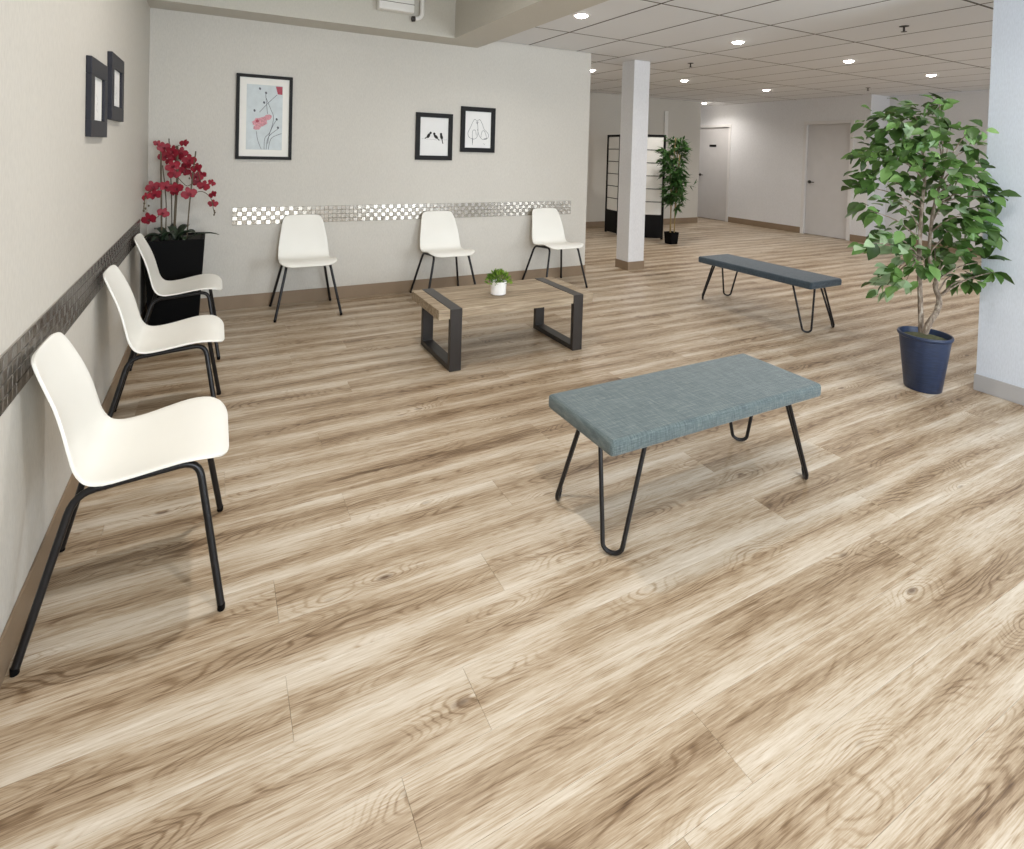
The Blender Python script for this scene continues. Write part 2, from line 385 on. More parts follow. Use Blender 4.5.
# ceilings
XB0, XB1, YS = 1.925, 2.30, 4.80          # beam along Y, soffit along the back wall
ceiling = st(B(XB1, XJ+.15, Y0, YE, ZC+.03, ZC+.12).build('ceiling', M['grid']), 'suspended grey tile ceiling with recessed lights')
st(B(X0-.15, XB1, Y0-.15, YB, ZT, ZT+.1).build('ceiling_raised', M['soffit']), 'raised ceiling above the white chairs')
st(B(X0, XB1, YS, YB, ZB, ZT).build('trim_1', M['soffit']), 'grey soffit along the top of the back wall')
st(B(XB0, XB1, Y0, YS, ZB, ZT).build('trim_2', M['soffit']), 'grey boxed beam edging the tile ceiling')
gx0, gy0, TW, TL_ = 2.885, 3.137, .606, 1.207
tile_cache = {}
def tile(xa, xb, ya, yb, g=.006):
    key = (round(xb-xa, 4), round(yb-ya, 4))
    if key not in tile_cache:
        w, l = xb-xa, yb-ya; m = MB(); c = .004
        m.add([(g, g, .02), (w-g, g, .02), (w-g, l-g, .02), (g, l-g, .02), (g, g, .004), (w-g, g, .004), (w-g, l-g, .004), (g, l-g, .004),
               (g+c, g+c, 0), (w-g-c, g+c, 0), (w-g-c, l-g-c, 0), (g+c, l-g-c, 0)],
              [(0, 1, 2, 3), (11, 10, 9, 8)] + [(q+4, q, (q+1) % 4, (q+1) % 4+4) for q in range(4)] + [(4+q, 4+(q+1) % 4, 8+(q+1) % 4, 8+q) for q in range(4)])
        me = m.mesh('ceiling_tile'); me.materials.append(M['tile']); me.materials.append(M['grid'])
        for p in me.polygons: p.material_index = 0 if abs(p.normal.z) > .99 else 1
        tile_cache[key] = me
    o = bpy.data.objects.new('ceiling_tile', tile_cache[key]); COL.objects.link(o); o.location = (xa, ya, ZC); o.parent = ceiling
for i in range(-1, 13):
    for j in range(-5, 6):
        xa, xb = max(gx0+i*TW, XB1+.002), min(gx0+(i+1)*TW, XJ); ya, yb = max(gy0+j*TL_, Y0+.001), min(gy0+(j+1)*TL_, YE-.16)
        if xb-xa < .03 or yb-ya < .03: continue
        if xa < XE and yb > YB:                 # the back wall cuts this tile
            if xb > XE+.03: tile(XE+.002, xb, max(ya, YB), yb)
            yb = YB-.002
            if yb-ya < .03: continue
        tile(xa, xb, ya, yb)
# column
col = empty('column', (4.465, 5.2525, 0)); st(col, 'white square column standing in front of the folding screen')
B(-.12, .12, -.1125, .1125, 0, ZC).build('shaft', M['wall_white'], col, bevel=.004)
B(-.126, .126, -.1185, .1185, 0, .10).build('base_strip', M['base'], col)
# baseboards
T = .008
def base(name, mat, *boxes, h=.115, label=None):
    m = MB()
    for x0, x1, y0, y1 in boxes: m.box(x0, x1, y0, y1, .0005, h)
    return st(m.build(name, mat, bevel=.002), label)
base('baseboard_left', M['base'], (X0, X0+T, Y0, YB-T), label='brown vinyl baseboard along the left wall')
base('baseboard_back', M['base'], (X0, XE+T, YB-T, YB), (XE, XE+T, YB, YF-T), label='brown vinyl baseboard along the back wall')
base('baseboard_right', M['base_grey'], (XR-T, XR, Y0, YR+T), (XR, XR+.15, YR, YR+T), h=.10, label='light grey baseboard on the right partition')
base('baseboard_far', M['base'], (XE+T, XF+T, YF-T, YF), label='brown baseboard behind the folding screen')
base('baseboard_door', M['base'], (XD-T, XD, YJ-.02, D2[0]-.06), (XD-T, XD, D2[1]+.06, D1[0]-.06), (XD-T, XJ, YJ-.02-T, YJ-.02), label='brown baseboard between the two doors')
base('baseboard_east', M['base'], (XJ-T, XJ, Y0, YJ-.03), label='brown baseboard of the wall behind the fig tree')
# doors
def door(n, d, label, sign):
    e = empty('door_%d' % n, (XD, (d[0]+d[1])/2, 0)); st(e, label); w = (d[1]-d[0])/2
    leaf = B(.035, .075, -w+.008, w-.008, .008, DH-.009).build('door_leaf', M['door'], e, bevel=.002)
    for s in (-1, 1): B(-.012, .11, min(s*(w-.005), s*(w+.055)), max(s*(w-.005), s*(w+.055)), .0005, DH+.055).build('jamb', M['jamb'], e, bevel=.003)
    B(-.012, .11, -w+.005, w-.005, DH-.005, DH+.055).build('head', M['jamb'], e, bevel=.003)
    B(.076, .09, -w+.006, w-.006, DH-.03, DH-.006).build('door_stop', M['jamb'], e)
    m = MB(); m.lathe([(.03, 0), (.03, .012), (.024, .014)], 20)
    for i, v in enumerate(m.v): m.v[i] = (.035-v[2], w-.07+v[0], .97+v[1])
    h = m.build('handle_rose', M['gunmetal'], leaf, True)
    MB().tube(fillet([(.03, w-.07, .97), (-.02, w-.07, .97), (-.02, w-.19, .968)], .02), .009, 10).build('lever', M['gunmetal'], leaf, True)
    if sign: tag(B(.029, .035, -.07, .12, 1.60, 1.65).build('sign_plate', M['frame'], leaf, bevel=.001), 'small black sign plate')
door(1, D1, 'closed grey door with a small black sign in the recess', True)
door(2, D2, 'closed grey door with a lever handle left of the fig tree', False)

# ------------------------------------------------------------------ ceiling lights
def light(x, y, z, label, power=LAMP_W):
    e = empty('recessed_downlight', (x, y, z)); tag(e, label, 'ceiling light', 'recessed downlights')
    MB().lathe([(.052, -.002), (.054, -.006), (.066, -.007), (.078, -.004), (.08, -.0005), (.052, -.0005)], 28, close=True).build('trim_ring', M['white'], e, True)
    MB().lathe([(.0001, -.024), (.02, -.0225), (.036, -.018), (.047, -.010), (.052, -.002), (.0001, -.001)], 24).build('lens', M['lens'], e, True)
    l = bpy.data.lights.new('lamp', 'AREA'); l.shape = 'DISK'; l.size = .1; l.energy = power; l.color = LAMP_COL; l.spread = radians(150)
    o = bpy.data.objects.new('lamp', l); COL.objects.link(o); o.parent = e; o.location = (0, 0, -.027)
LY = [3.75, 6.09, 8.38, 1.40]
for x, y, lb in [(2.60, LY[0], 'recessed downlight beside the grey beam'), (4.44, LY[0], 'recessed downlight right of the white column top'),
                 (6.24, LY[0], 'recessed downlight up left of the fig tree'), (8.0, LY[0], 'recessed downlight directly above the fig tree crown'),
                 (4.43, 6.12, 'downlight glimpsed at the top corner of the back wall'), (6.10, LY[1], 'recessed downlight just right of the column, before the sprinkler'),
                 (7.92, LY[1], 'recessed downlight above the plain white wall between the doors'), (8.98, LY[2], 'recessed downlight above the far recessed door'),
                 (6.24, LY[3], 'downlight out of view right of the white partition'), (8.0, LY[3], 'downlight out of view near the white wall behind the fig tree')]:
    light(x, y, ZC, lb, LAMP_W*(1.75 if x > 5 or y > 5 else 1))
for x, y in ((.7, .4), (.7, 2.6)): light(x, y, ZT, 'downlight in the raised ceiling, ' + ('behind the nearest chair' if y < 1 else 'above the middle of the left wall'), 22)
light(3.2, .9, ZC, 'downlight out of view above the near bench')
def sprinkler(x, y, label):
    e = empty('sprinkler_head', (x, y, ZC)); tag(e, label, 'sprinkler', 'ceiling sprinklers')
    MB().lathe([(.035, -.0005), (.035, -.004), (.012, -.008), (.012, -.0005)], 18, close=True).build('escutcheon', M['gunmetal'], e, True)
    MB().tube([(0, 0, -.004), (0, 0, -.045)], .008, 8).build('stem', M['gunmetal'], e, True)
    MB().lathe([(.002, -.043), (.022, -.045), (.022, -.048), (.002, -.048)], 14).build('deflector', M['gunmetal'], e, True)
sprinkler(5.03, 4.93, 'sprinkler head above the downlight beside the column')
sprinkler(4.98, 2.55, 'nearest sprinkler head in the ceiling above the fig tree')
sprinkler(8.75, 4.95, 'distant sprinkler head near the top of the right door wall')

# ------------------------------------------------------------------ mosaic strips
def mosaic_strip(name, L, label, place, mats):
    e = empty(name); tag(e, label, 'wall trim'); rows, h = 4, .146; s = h/rows; n = int(L/s)
    B(0, L, -.004, 0, 0, h).build('backing', M['mos_back'], e)
    m = MB(); uvs = []
    for i in range(n):
        for j in range(rows):
            m.cur = (i+j) % 2; g = .0008; a, b, c, d = i*s+g, (i+1)*s-g, j*s+g, (j+1)*s-g; q = .0015
            m.add([(a, -.004, c), (b, -.004, c), (b, -.004, d), (a, -.004, d), (a+q, -.0065, c+q), (b-q, -.0065, c+q), (b-q, -.0065, d-q), (a+q, -.0065, d-q)],
                  [(4, 5, 6, 7)] + [(k, (k+1) % 4, 4+(k+1) % 4, 4+k) for k in range(4)])
    o = m.build('mosaic_tiles', mats, e); tag(o, kind='stuff')
    uv = o.data.uv_layers.new(name='UVMap')
    for lp in o.data.loops: c = o.data.vertices[lp.vertex_index].co; uv.data[lp.index].uv = (c.x, c.z)
    place(e)
def pl_back(e): e.location = (.125, YB-.0005, .702)
def pl_left(e): e.location = (X0+.0005, .4, .692); e.rotation_euler = (0, 0, pi/2)
mosaic_strip('mosaic_strip', 3.36, 'checkered metal mosaic strip on the back wall behind the chairs', pl_back, [M['mos_a'], M['mos_b']])
mosaic_strip('mosaic_strip', 4.2, 'metal mosaic strip, darkened for its dim reflections, on the left wall behind three chairs', pl_left, [M['mos_c'], M['mos_d']])

# ------------------------------------------------------------------ chairs (front = +X, width along Y)
def interp(tab, v):
    n = len(tab)-1; f = max(0, min(.99999, v))*n; i = int(f); t = f-i
    p = [tab[max(i-1, 0)], tab[i], tab[i+1], tab[min(i+2, n)]]
    return tuple(.5*(2*b+(c-a)*t+(2*a-5*b+4*c-d)*t*t+(-a+3*b-3*c+d)*t**3) for a, b, c, d in zip(*p))
# x, z, half width, edge lift
PROF = [(-.232, .800, .090, .004), (-.229, .794, .128, .007), (-.222, .776, .152, .010), (-.203, .722, .170, .014), (-.180, .655, .181, .017), (-.160, .590, .192, .016),
        (-.142, .525, .199, .013), (-.125, .468, .203, .011), (-.098, .428, .204, .010), (-.055, .412, .204, .010), (.01, .416, .205, .010), (.08, .430, .213, .008),
        (.145, .442, .220, .006), (.20, .443, .220, .003), (.236, .433, .200, .001), (.254, .420, .160, 0), (.258, .416, .115, 0)]
def make_chair():
    e = empty('white_chair')
    NV, NU = 44, 16; m = MB(); vs = []
    for i in range(NV+1):
        x, z, w, l = interp(PROF, i/NV); x -= .012; z -= .028*max(0, min(1, (z-.45)/.35))
        xa, za = interp(PROF, i/NV-.01)[:2]; xb, zb = interp(PROF, i/NV+.01)[:2]
        t = Vector((xb-xa, 0, zb-za)).normalized(); nrm = Vector((-t.z, 0, t.x))
        if nrm.z < 0 and i > NV/2: nrm = -nrm
        if i <= NV/2 and nrm.x < 0: nrm = -nrm
        for j in range(NU+1):
            u = -1+2*j/NU; k = abs(u)**2.6
            vs.append(Vector((x, u*w, z)) + nrm*(l*k))
    fs = [(i*(NU+1)+j, i*(NU+1)+j+1, (i+1)*(NU+1)+j+1, (i+1)*(NU+1)+j) for i in range(NV) for j in range(NU)]
    m.add(vs, fs); o = m.build('seat_shell', M['plastic'], e, 'all')
    md = o.modifiers.new('thick', 'SOLIDIFY'); md.thickness = .008; md.offset = -1
    md = o.modifiers.new('soft', 'BEVEL'); md.width = .0025; md.segments = 2; md.limit_method = 'ANGLE'; md.angle_limit = radians(60)
    for s in (-1, 1):
        y, yf = s*.165, s*.25
        rf, rr = .170, -.130; zr0, zr1 = .396, .420
        pts = fillet([(-.235, s*.245, .010), (rr, y, zr0), (rf, y, zr1), (.235, yf, .010)], .05, 6)
        MB().tube(pts[:8], [.0105]*8, 10).build('leg', M['blackmetal'], e, True)
        MB().tube(pts[7:9], .0105, 10).build('seat_rail', M['blackmetal'], e, True)
        MB().tube(pts[8:], .0105, 10).build('leg', M['blackmetal'], e, True)
        for fx, fy in ((-.235, s*.245), (.235, yf)): MB().lathe([(.0095, 0), (.0104, .002), (.0107, .014), (.0104, .018)], 12, (fx, fy, .0002)).build('foot_cap', M['pot_black'], e, True)
    for cx, z in ((-.06, .398), (.10, .414)): MB().tube([(cx, -.165, z), (cx, .165, z)], .009, 8).build('cross_bar', M['blackmetal'], e, True)
    return e
chair = make_chair()
CH = [((X0+.262, 2.06), 0, 'nearest white chair against the left wall, largest in view'),
      ((X0+.262, 3.15), 0, 'middle white chair of the row along the left wall'),
      ((X0+.262, 4.21), 0, 'white chair on the left wall right in front of the black planter'),
      ((.672, YB-.262), -pi/2, 'white chair on the back wall below the tall poppy picture'),
      ((1.905, YB-.262), -pi/2, 'white chair behind the coffee table, below the bird pictures'),
      ((3.125, YB-.262), -pi/2, 'white chair at the right end of the back wall')]
for i, (p, rz, lb) in enumerate(CH):
    c = chair if i == 0 else copy_tree(chair)
    c.location = (p[0], p[1], .0005); c.rotation_euler = (0, 0, rz); tag(c, lb, 'chair', 'white shell chairs along the walls')

# ------------------------------------------------------------------ coffee table
TX0, TX1, TY0, TY1, TZ, TT = 1.215, 2.375, 3.17, 3.715, .39, .06
t = empty('coffee_table', ((TX0+TX1)/2, (TY0+TY1)/2, .0005)); tag(t, 'rustic wooden coffee table with dark steel band legs and a small plant', 'coffee table')
hx, hy = (TX1-TX0)/2, (TY1-TY0)/2
LB = [(-hx+.078, -hx+.156), (hx-.164, hx-.086)]
cuts = [(-hx, LB[0][0]), (LB[0][1], LB[1][0]), (LB[1][0]+.078, hx)]
nb = 4; bw = 2*(hy-.003)/nb
for i, (a, b) in enumerate(cuts):
    for j in range(nb):
        y0 = -hy+.003+j*bw
        B(a+.001, b-.001, y0+.0004, y0+bw-.0004, TZ-TT+random.uniform(-.001, .001), TZ+random.uniform(-.0012, .0004)).build('board', M['twood'], t, bevel=.003)
th = .034
for a, b in LB:
    m = MB(); z1 = TZ+.001; z0 = 0
    m.add([(x, y, z) for x in (a, b) for y, z in ((-hy, z0), (hy, z0), (hy, z1), (-hy, z1), (-hy+th, z0+th), (hy-th, z0+th), (hy-th, z1-TT), (-hy+th, z1-TT))],
          [(0, 1, 5, 4), (1, 2, 6, 5), (2, 3, 7, 6), (3, 0, 4, 7), (8, 12, 13, 9), (9, 13, 14, 10), (10, 14, 15, 11), (11, 15, 12, 8),
           (0, 8, 9, 1), (1, 9, 10, 2), (2, 10, 11, 3), (3, 11, 8, 0), (4, 5, 13, 12), (5, 6, 14, 13), (6, 7, 15, 14), (7, 4, 12, 15)])
    tag(m.build('band_leg', M['gunmetal'], t, bevel=.003), 'dark steel band wrapping the top and forming the legs')

# small plant on the table
p = empty('potted_plant', (1.735, 3.40, TZ+.0016)); tag(p, 'small bright green plant in a white pot on the coffee table', 'plant')
MB().lathe([(.047, 0), (.053, .003), (.056, .09), (.052, .09), (.05, .075), (.0001, .075)], 32).build('pot', M['pot_white'], p, True)
rr = random.Random(3)
m = MB()
for i in range(260):
    a = rr.uniform(0, 2*pi); el = rr.uniform(-.15, 1.45); R = rr.uniform(.06, .092)
    d = Vector((cos(a)*cos(el), sin(a)*cos(el), sin(el)*.85)); c = Vector((0, 0, .085)) + d*R
    u = d.cross(Vector((rr.uniform(-1, 1), rr.uniform(-1, 1), rr.uniform(-1, 1)))).normalized(); s = rr.uniform(.010, .017)
    m.cur = rr.randrange(2); f = (d + Vector((0, 0, .3))).normalized()
    m.add([c-u*s*.5, c+f*s*.7-u*s*.35, c+f*s*1.25, c+f*s*.7+u*s*.35, c+u*s*.5, c-f*s*.6], [(0, 1, 2, 3), (0, 3, 4, 5)])
for i in range(40):
    a = rr.uniform(0, 2*pi); el = rr.uniform(.1, 1.5); d = Vector((cos(a)*cos(el), sin(a)*cos(el), sin(el)))
    m.tube([(0, 0, .07), Vector((0, 0, .075))+d*.07], .0012, 4)
tag(m.build('foliage', [M['bush'], M['bush2']], p), kind='stuff')

# ------------------------------------------------------------------ benches (length along X)
def rounded_box(L, W, z0, z1, r, mat, parent, name):
    bm = bmesh.new(); bmesh.ops.create_cube(bm, size=1)
    for v in bm.verts: v.co = Vector((v.co.x*L, v.co.y*W, z0+(v.co.z+.5)*(z1-z0)))
    bmesh.ops.bevel(bm, geom=bm.edges[:], offset=r, segments=4, affect='EDGES', profile=.6)
    me = bpy.data.meshes.new(name); bm.to_mesh(me); bm.free(); me.materials.append(mat)
    me.polygons.foreach_set('use_smooth', [True]*len(me.polygons)); me.set_sharp_from_angle(angle=radians(50))
    o = bpy.data.objects.new(name, me); COL.objects.link(o); o.parent = parent; return o
def bench(name, loc, rz, L, W, H, thick, fab, label):
    e = empty(name, loc, rz); tag(e, label, 'bench', 'upholstered hairpin benches')
    rounded_box(L, W, H-thick, H, .02, fab, e, 'seat_cushion')
    B(-L/2+.06, L/2-.06, -W/2+.05, W/2-.05, H-thick-.006, H-thick+.004).build('seat_board', M['blackmetal'], e)
    zt = H-thick-.001
    for sx in (-1, 1):
        for sy in (-1, 1):
            dg = Vector((sx, sy, 0)).normalized(); tn = Vector((-dg.y, dg.x, 0))
            top = Vector((sx*(L/2-.12), sy*(W/2-.09), zt)); bot = Vector((sx*(L/2-.045), sy*(W/2-.035), .0085))
            w = .08; a = top+tn*w; b = top-tn*w; k = .034
            MB().tube([a] + [bot + tn*(k*cos(q)) + (Vector((0, 0, 1)) + (top-bot)*.3)*(k*(1-sin(q))*.75) for q in [pi*i/10 for i in range(11)]] + [b], .008, 8).build('hairpin_leg', M['blackmetal'], e, True)
bench('hairpin_bench', (1.745, 1.648, .0005), 0, 1.135, .41, .42, .058, M['denim'], 'blue-grey linen bench on hairpin legs in the foreground')
bench('hairpin_bench', (4.335, 3.285, .0005), pi/2, 1.16, .41, .415, .06, M['slate'], 'dark slate bench on hairpin legs near the white column')

# ------------------------------------------------------------------ pictures
def picture(name, label, w, h, fw, fmat, place, matw=0, art=None, depth=.022, sheet='paper'):
    # local: x right, z up, front = -y, origin centre
    e = empty(name); tag(e, label, 'picture'); d = depth
    for k, (a, b, c, f) in enumerate(((-w/2, w/2, h/2-fw, h/2), (-w/2, w/2, -h/2, -h/2+fw), (-w/2, -w/2+fw, -h/2+fw, h/2-fw), (w/2-fw, w/2, -h/2+fw, h/2-fw))):
        B(a, b, -d, 0, c, f).build('frame_rail', fmat, e, bevel=.002)
    iw, ih = w/2-fw, h/2-fw
    if matw:
        mt = B(-iw, iw, -d*.4, -d*.25, -ih, ih).build('mat_board', M['mat'], e)
        pw, ph = iw-matw[0], ih-matw[1]
        sh = B(-pw, pw, -d*.44, -d*.405, -ph, ph).build('art_sheet', M[sheet], e); yd = -d*.44
    else:
        sh = B(-iw, iw, -d*.4, -d*.25, -ih, ih).build('art_sheet', M[sheet], e); yd = -d*.4; pw, ph = iw, ih
    if art: art(sh, yd, pw, ph)
    place(e); return e
def stroke(m, pts, wd, y):
    for (a, b) in zip(pts[:-1], pts[1:]):
        v = Vector((b[0]-a[0], b[1]-a[1])); 
        if v.length < 1e-5: continue
        n = Vector((-v.y, v.x)).normalized()*wd/2; e = v.normalized()*wd*.3
        q = [(a[0]-e.x+n.x, a[1]-e.y+n.y), (b[0]+e.x+n.x, b[1]+e.y+n.y), (b[0]+e.x-n.x, b[1]+e.y-n.y), (a[0]-e.x-n.x, a[1]-e.y-n.y)]
        m.add([(x, y, z) for x, z in q], [(0, 1, 2, 3)])
def blob(m, cx, cz, rx, rz, y, rot=0, n=18, wob=0, seed=1):
    r = random.Random(seed); ps = []
    for i in range(n):
        a = 2*pi*i/n; k = 1+wob*r.uniform(-1, 1); x, z = rx*k*cos(a), rz*k*sin(a)
        ps.append((cx+x*cos(rot)-z*sin(rot), y, cz+x*sin(rot)+z*cos(rot)))
    m.add([(cx, y, cz)]+ps, [(0, 1+i, 1+(i+1) % n) for i in range(n)])
def curve(pts, n=10):
    return [interp(pts, i/(n*(len(pts)-1))) for i in range(n*(len(pts)-1)+1)]
def art_poppy(sh, y, pw, ph):
    P = lambda u, v: ((u*2-1)*pw, (1-v*2)*ph)       # fractions of the sheet, v from the top
    y -= .0006; s = MB()
    for c in ([P(.28, .72), P(.32, .85), P(.42, .99)], [P(.52, .18), P(.66, .36), P(.75, .5), P(.66, .72), P(.52, .82), P(.5, .99)], [P(.36, .42), P(.6, .27), P(.84, .14)],
              [P(.98, .74), P(.7, .82), P(.62, .99)], [P(.9, .66), P(.62, .8), P(.56, .99)], [P(.58, .44), P(.55, .3), P(.52, .14)], [P(.82, .54), P(.74, .62), P(.64, .76), P(.6, .9)]):
        stroke(s, curve(c), .0035, y)
    for u, v in ((.36, .06), (.53, .12), (.22, .4), (.84, .52), (.88, .65), (.48, .27)): blob(s, *P(u, v), .008, .011, y-.0002, .3)
    s.build('drawn_stems', M['ink'], sh)
    f = MB(); blob(f, *P(.38, .57), pw*.42, ph*.14, y-.0004, .25, 22, .14, 3); blob(f, *P(.58, .5), pw*.26, ph*.08, y-.0005, .3, 18, .15, 5); blob(f, *P(.3, .66), pw*.22, ph*.07, y-.0006, .2, 16, .2, 8)
    f.build('drawn_poppy', M['pink'], sh)
    g = MB(); q = [P(.80, .01), P(.99, .01), P(.99, .135), P(.86, .13)]; g.add([(x, y-.0004, z) for x, z in q], [(0, 1, 2, 3)]); blob(g, *P(.3, .56), .014, .012, y-.0009)
    g.build('drawn_petals', M['rose'], sh)
def art_three_birds(sh, y, pw, ph):
    P = lambda u, v: ((u*2-1)*pw, (1-v*2)*ph); y -= .0006; s = MB()
    for (u, v, r, dx, dv) in ((.30, .48, 1.05, -.12, .075), (.56, .5, -.75, .12, .09), (.76, .5, -1.25, .05, .17)):
        c = P(u, v); blob(s, c[0], c[1], .026, .0145, y, r); b = P(u+(.07 if r > 0 else -.06 if r > -1 else -.02), v-.075); blob(s, b[0], b[1], .012, .012, y-.0001)
        stroke(s, [c, P(u+dx, v+dv)], .009, y-.0002)
    stroke(s, curve([P(.06, .56), P(.4, .575), P(.7, .585), P(.97, .57)]), .0012, y)
    s.build('drawn_birds', M['blackink'], sh)
def art_two_birds(sh, y, pw, ph):
    P = lambda u, v: ((u*2-1)*pw, (1-v*2)*ph); y -= .0006; s = MB()
    L = [
      [P(.46, .26), P(.36, .22), (P(.28, .32)), P(.2, .46), P(.12, .6), P(.18, .72), P(.36, .76), P(.48, .68), P(.5, .5), P(.46, .26)],
      [P(.46, .26), P(.56, .22), P(.66, .34), P(.74, .48), P(.9, .6), P(.88, .72), P(.68, .76), P(.54, .64), P(.48, .48)],
      [P(.3, .92), P(.29, .74), P(.3, .54), P(.4, .52), P(.44, .66)], [P(.62, .7), P(.66, .54), P(.76, .54), P(.84, .74), P(.74, .74)], [P(.42, .28), P(.46, .33), P(.5, .28)]]
    for c in L: stroke(s, curve(c, 8), .0036, y)
    stroke(s, [P(.3, .74), P(.3, .86)], .007, y); stroke(s, [P(.76, .745), P(.86, .735)], .008, y)
    stroke(s, curve([P(.72, .87), P(.76, .9), P(.8, .88)]), .002, y)
    s.build('drawn_birds', M['ink'], sh)
def art_faint(sh, y, pw, ph):
    P = lambda u, v: ((u*2-1)*pw, (1-v*2)*ph); s = MB()
    stroke(s, curve([P(.4, .4), P(.6, .55), P(.45, .7), P(.6, .8)]), .0015, y-.0006); s.build('drawn_line', M['ink'], sh)
def at_back(cx, cz):
    def f(e): e.location = (cx, YB-.0005, cz)
    return f
def at_left(cy, cz):
    def f(e): e.location = (X0+.0005, cy, cz); e.rotation_euler = (0, 0, pi/2)
    return f
def rect_back(x0, y0, x1, y1):
    a = on(x0, y0, 1, YB-.02); b = on(x1, y1, 1, YB-.02); return (a.x+b.x)/2, (a.z+b.z)/2, b.x-a.x, a.z-b.z
cx, cz, w, h = rect_back(236.6, 72.8, 291.4, 160)
picture('framed_picture', 'tall black-framed poppy drawing with wide white mat', w, h, .026, M['frame'], at_back(cx, cz), (.052, .056), art_poppy, .025, 'bluepaper')
cx, cz, w, h = rect_back(416.5, 112, 452, 160.4)
picture('framed_picture', 'black-framed picture of three small black birds', w, h, .043, M['frame'], at_back(cx, cz), 0, art_three_birds)
cx, cz, w, h = rect_back(461.7, 106, 494.6, 152.8)
picture('framed_picture', 'black-framed line drawing of two leaning birds', w, h, .045, M['frame'], at_back(cx, cz), 0, art_two_birds)
picture('framed_picture', 'dark-framed small picture on the left wall, nearer the viewer', .37, .325, .07, M['frame2'], at_left(2.95, 1.552), (.03, .0), art_faint, .02)
picture('framed_picture', 'dark-framed small picture on the left wall, nearer the corner', .39, .325, .07, M['frame2'], at_left(3.45, 1.64), (.03, .0), art_faint, .02)

# ------------------------------------------------------------------ black planter with red orchids
OY = 4.86
o = empty('orchid_planter', (-.255, OY, .0005)); tag(o, 'tall black square planter of crimson orchids in the corner', 'plant')
ZP = .665
m = MB()
def ringv(h, z): return [(x*h, y*h, z) for x, y in ((-1, -1), (1, -1), (1, 1), (-1, 1))]
m.add(ringv(.155, 0)+ringv(.190, ZP)+ringv(.172, ZP)+ringv(.165, ZP-.05), [(3, 2, 1, 0)] + [(a*4+i, a*4+(i+1) % 4, a*4+4+(i+1) % 4, a*4+4+i) for a in range(3) for i in range(4)] + [(12, 13, 14, 15)])
m.build('planter', M['pot_black'], o, bevel=.004)
B(-.166, .166, -.166, .166, ZP-.055, ZP-.015).build('soil', M['dark_soil'], o)
OO = Vector((-.255, OY, .0005))
def oz(x, y, dy=0.0, lim=-.405):
    p = on(140+x/7.08, 130+y/7.08, 1, OY+dy)
    return (p if p.x > lim else on(140+x/7.08, 130+y/7.08, 0, lim))-OO
r3 = random.Random(11)
for pts, rad, dy in (([(155, 700), (150, 400), (147, 120)], .006, -.03), ([(180, 690), (185, 520), (160, 250)], .004, .04), ([(240, 700), (255, 480), (265, 320), (262, 110)], .009, .0),
                     ([(228, 690), (222, 440), (205, 60)], .004, .06), ([(330, 735), (355, 480), (395, 150)], .005, -.05)):
    ps = [oz(x, y, dy) for x, y in pts]; ps[0].z = ZP-.04
    MB().tube([Vector(interp([tuple(v) for v in ps], i/12)) for i in range(13)], rad, 7).build('flower_stem', M['stem'], o, True)
for pts, dy in (([(262, 330), (330, 395), (380, 370)], 0), ([(375, 450), (440, 435), (500, 480), (520, 560), (528, 600)], -.05), ([(150, 420), (90, 420), (40, 470), (25, 575)], -.03), ([(165, 560), (120, 620), (60, 640)], -.03),
                ([(147, 130), (180, 140), (250, 120), (315, 90)], 0), ([(265, 230), (340, 190), (400, 260), (440, 390), (510, 370)], -.02), ([(265, 400), (220, 380), (180, 400)], 0), ([(262, 280), (300, 300), (350, 240)], .03)):
    ps = [tuple(oz(x, y, dy)) for x, y in pts]
    MB().tube([Vector(interp(ps, i/12)) for i in range(13)], .0028, 6).build('flower_spray', M['stem'], o, True)
def petal_mesh(name, specs, mat):
    m = MB()
    for ang, L, W, bend in specs:
        rows = [(0, .12, 0), (.35, .9, .10), (.7, 1.0, .12), (1.0, .35, .0)]
        vs = []
        for f, ww, dz in rows:
            for s in (-1, 0, 1):
                x = s*W*ww/2; yv = f*L; d = bend*f*f + dz*L*(0 if s else .25)
                vs.append((x*cos(ang)-yv*sin(ang), -d*.9-.002*abs(s), x*sin(ang)+yv*cos(ang)))
        m.add(vs, [(a*3+b, a*3+b+1, a*3+b+4, a*3+b+3) for a in range(3) for b in range(2)])
    me = m.mesh(name); me.materials.append(mat); me.polygons.foreach_set('use_smooth', [True]*len(me.polygons)); return me
bloom_me = petal_mesh('bloom', [(0, .042, .030, -.006), (pi/2, .048, .046, .006), (-pi/2, .048, .046, .006), (2.4, .042, .028, -.006), (-2.4, .042, .028, -.006)], M['bloom'])
lip_me = petal_mesh('bloom_lip', [(pi, .02, .016, .014), (2.3, .014, .010, .012), (-2.3, .014, .010, .012)], M['bloom_c'])
BL = [(125, 96, .6), (168, 120, .9), (180, 180, 1.05), (235, 150, 1.05), (290, 158, 1), (315, 92, .75), (232, 255, 1.05), (240, 312, .9), (350, 212, 1.05), (312, 288, 1), (402, 268, .95), (402, 328, .95),
      (440, 318, .7), (408, 376, .8), (450, 394, .95), (507, 372, .65), (516, 455, .7), (517, 520, .75), (88, 400, 1.0), (105, 455, .95), (42, 472, .65), (185, 398, 1), (258, 408, 1), (248, 438, .75),
      (345, 448, 1.1), (165, 585, .85), (65, 628, 1.05), (268, 190, .9), (205, 215, .8), (330, 250, .8)]
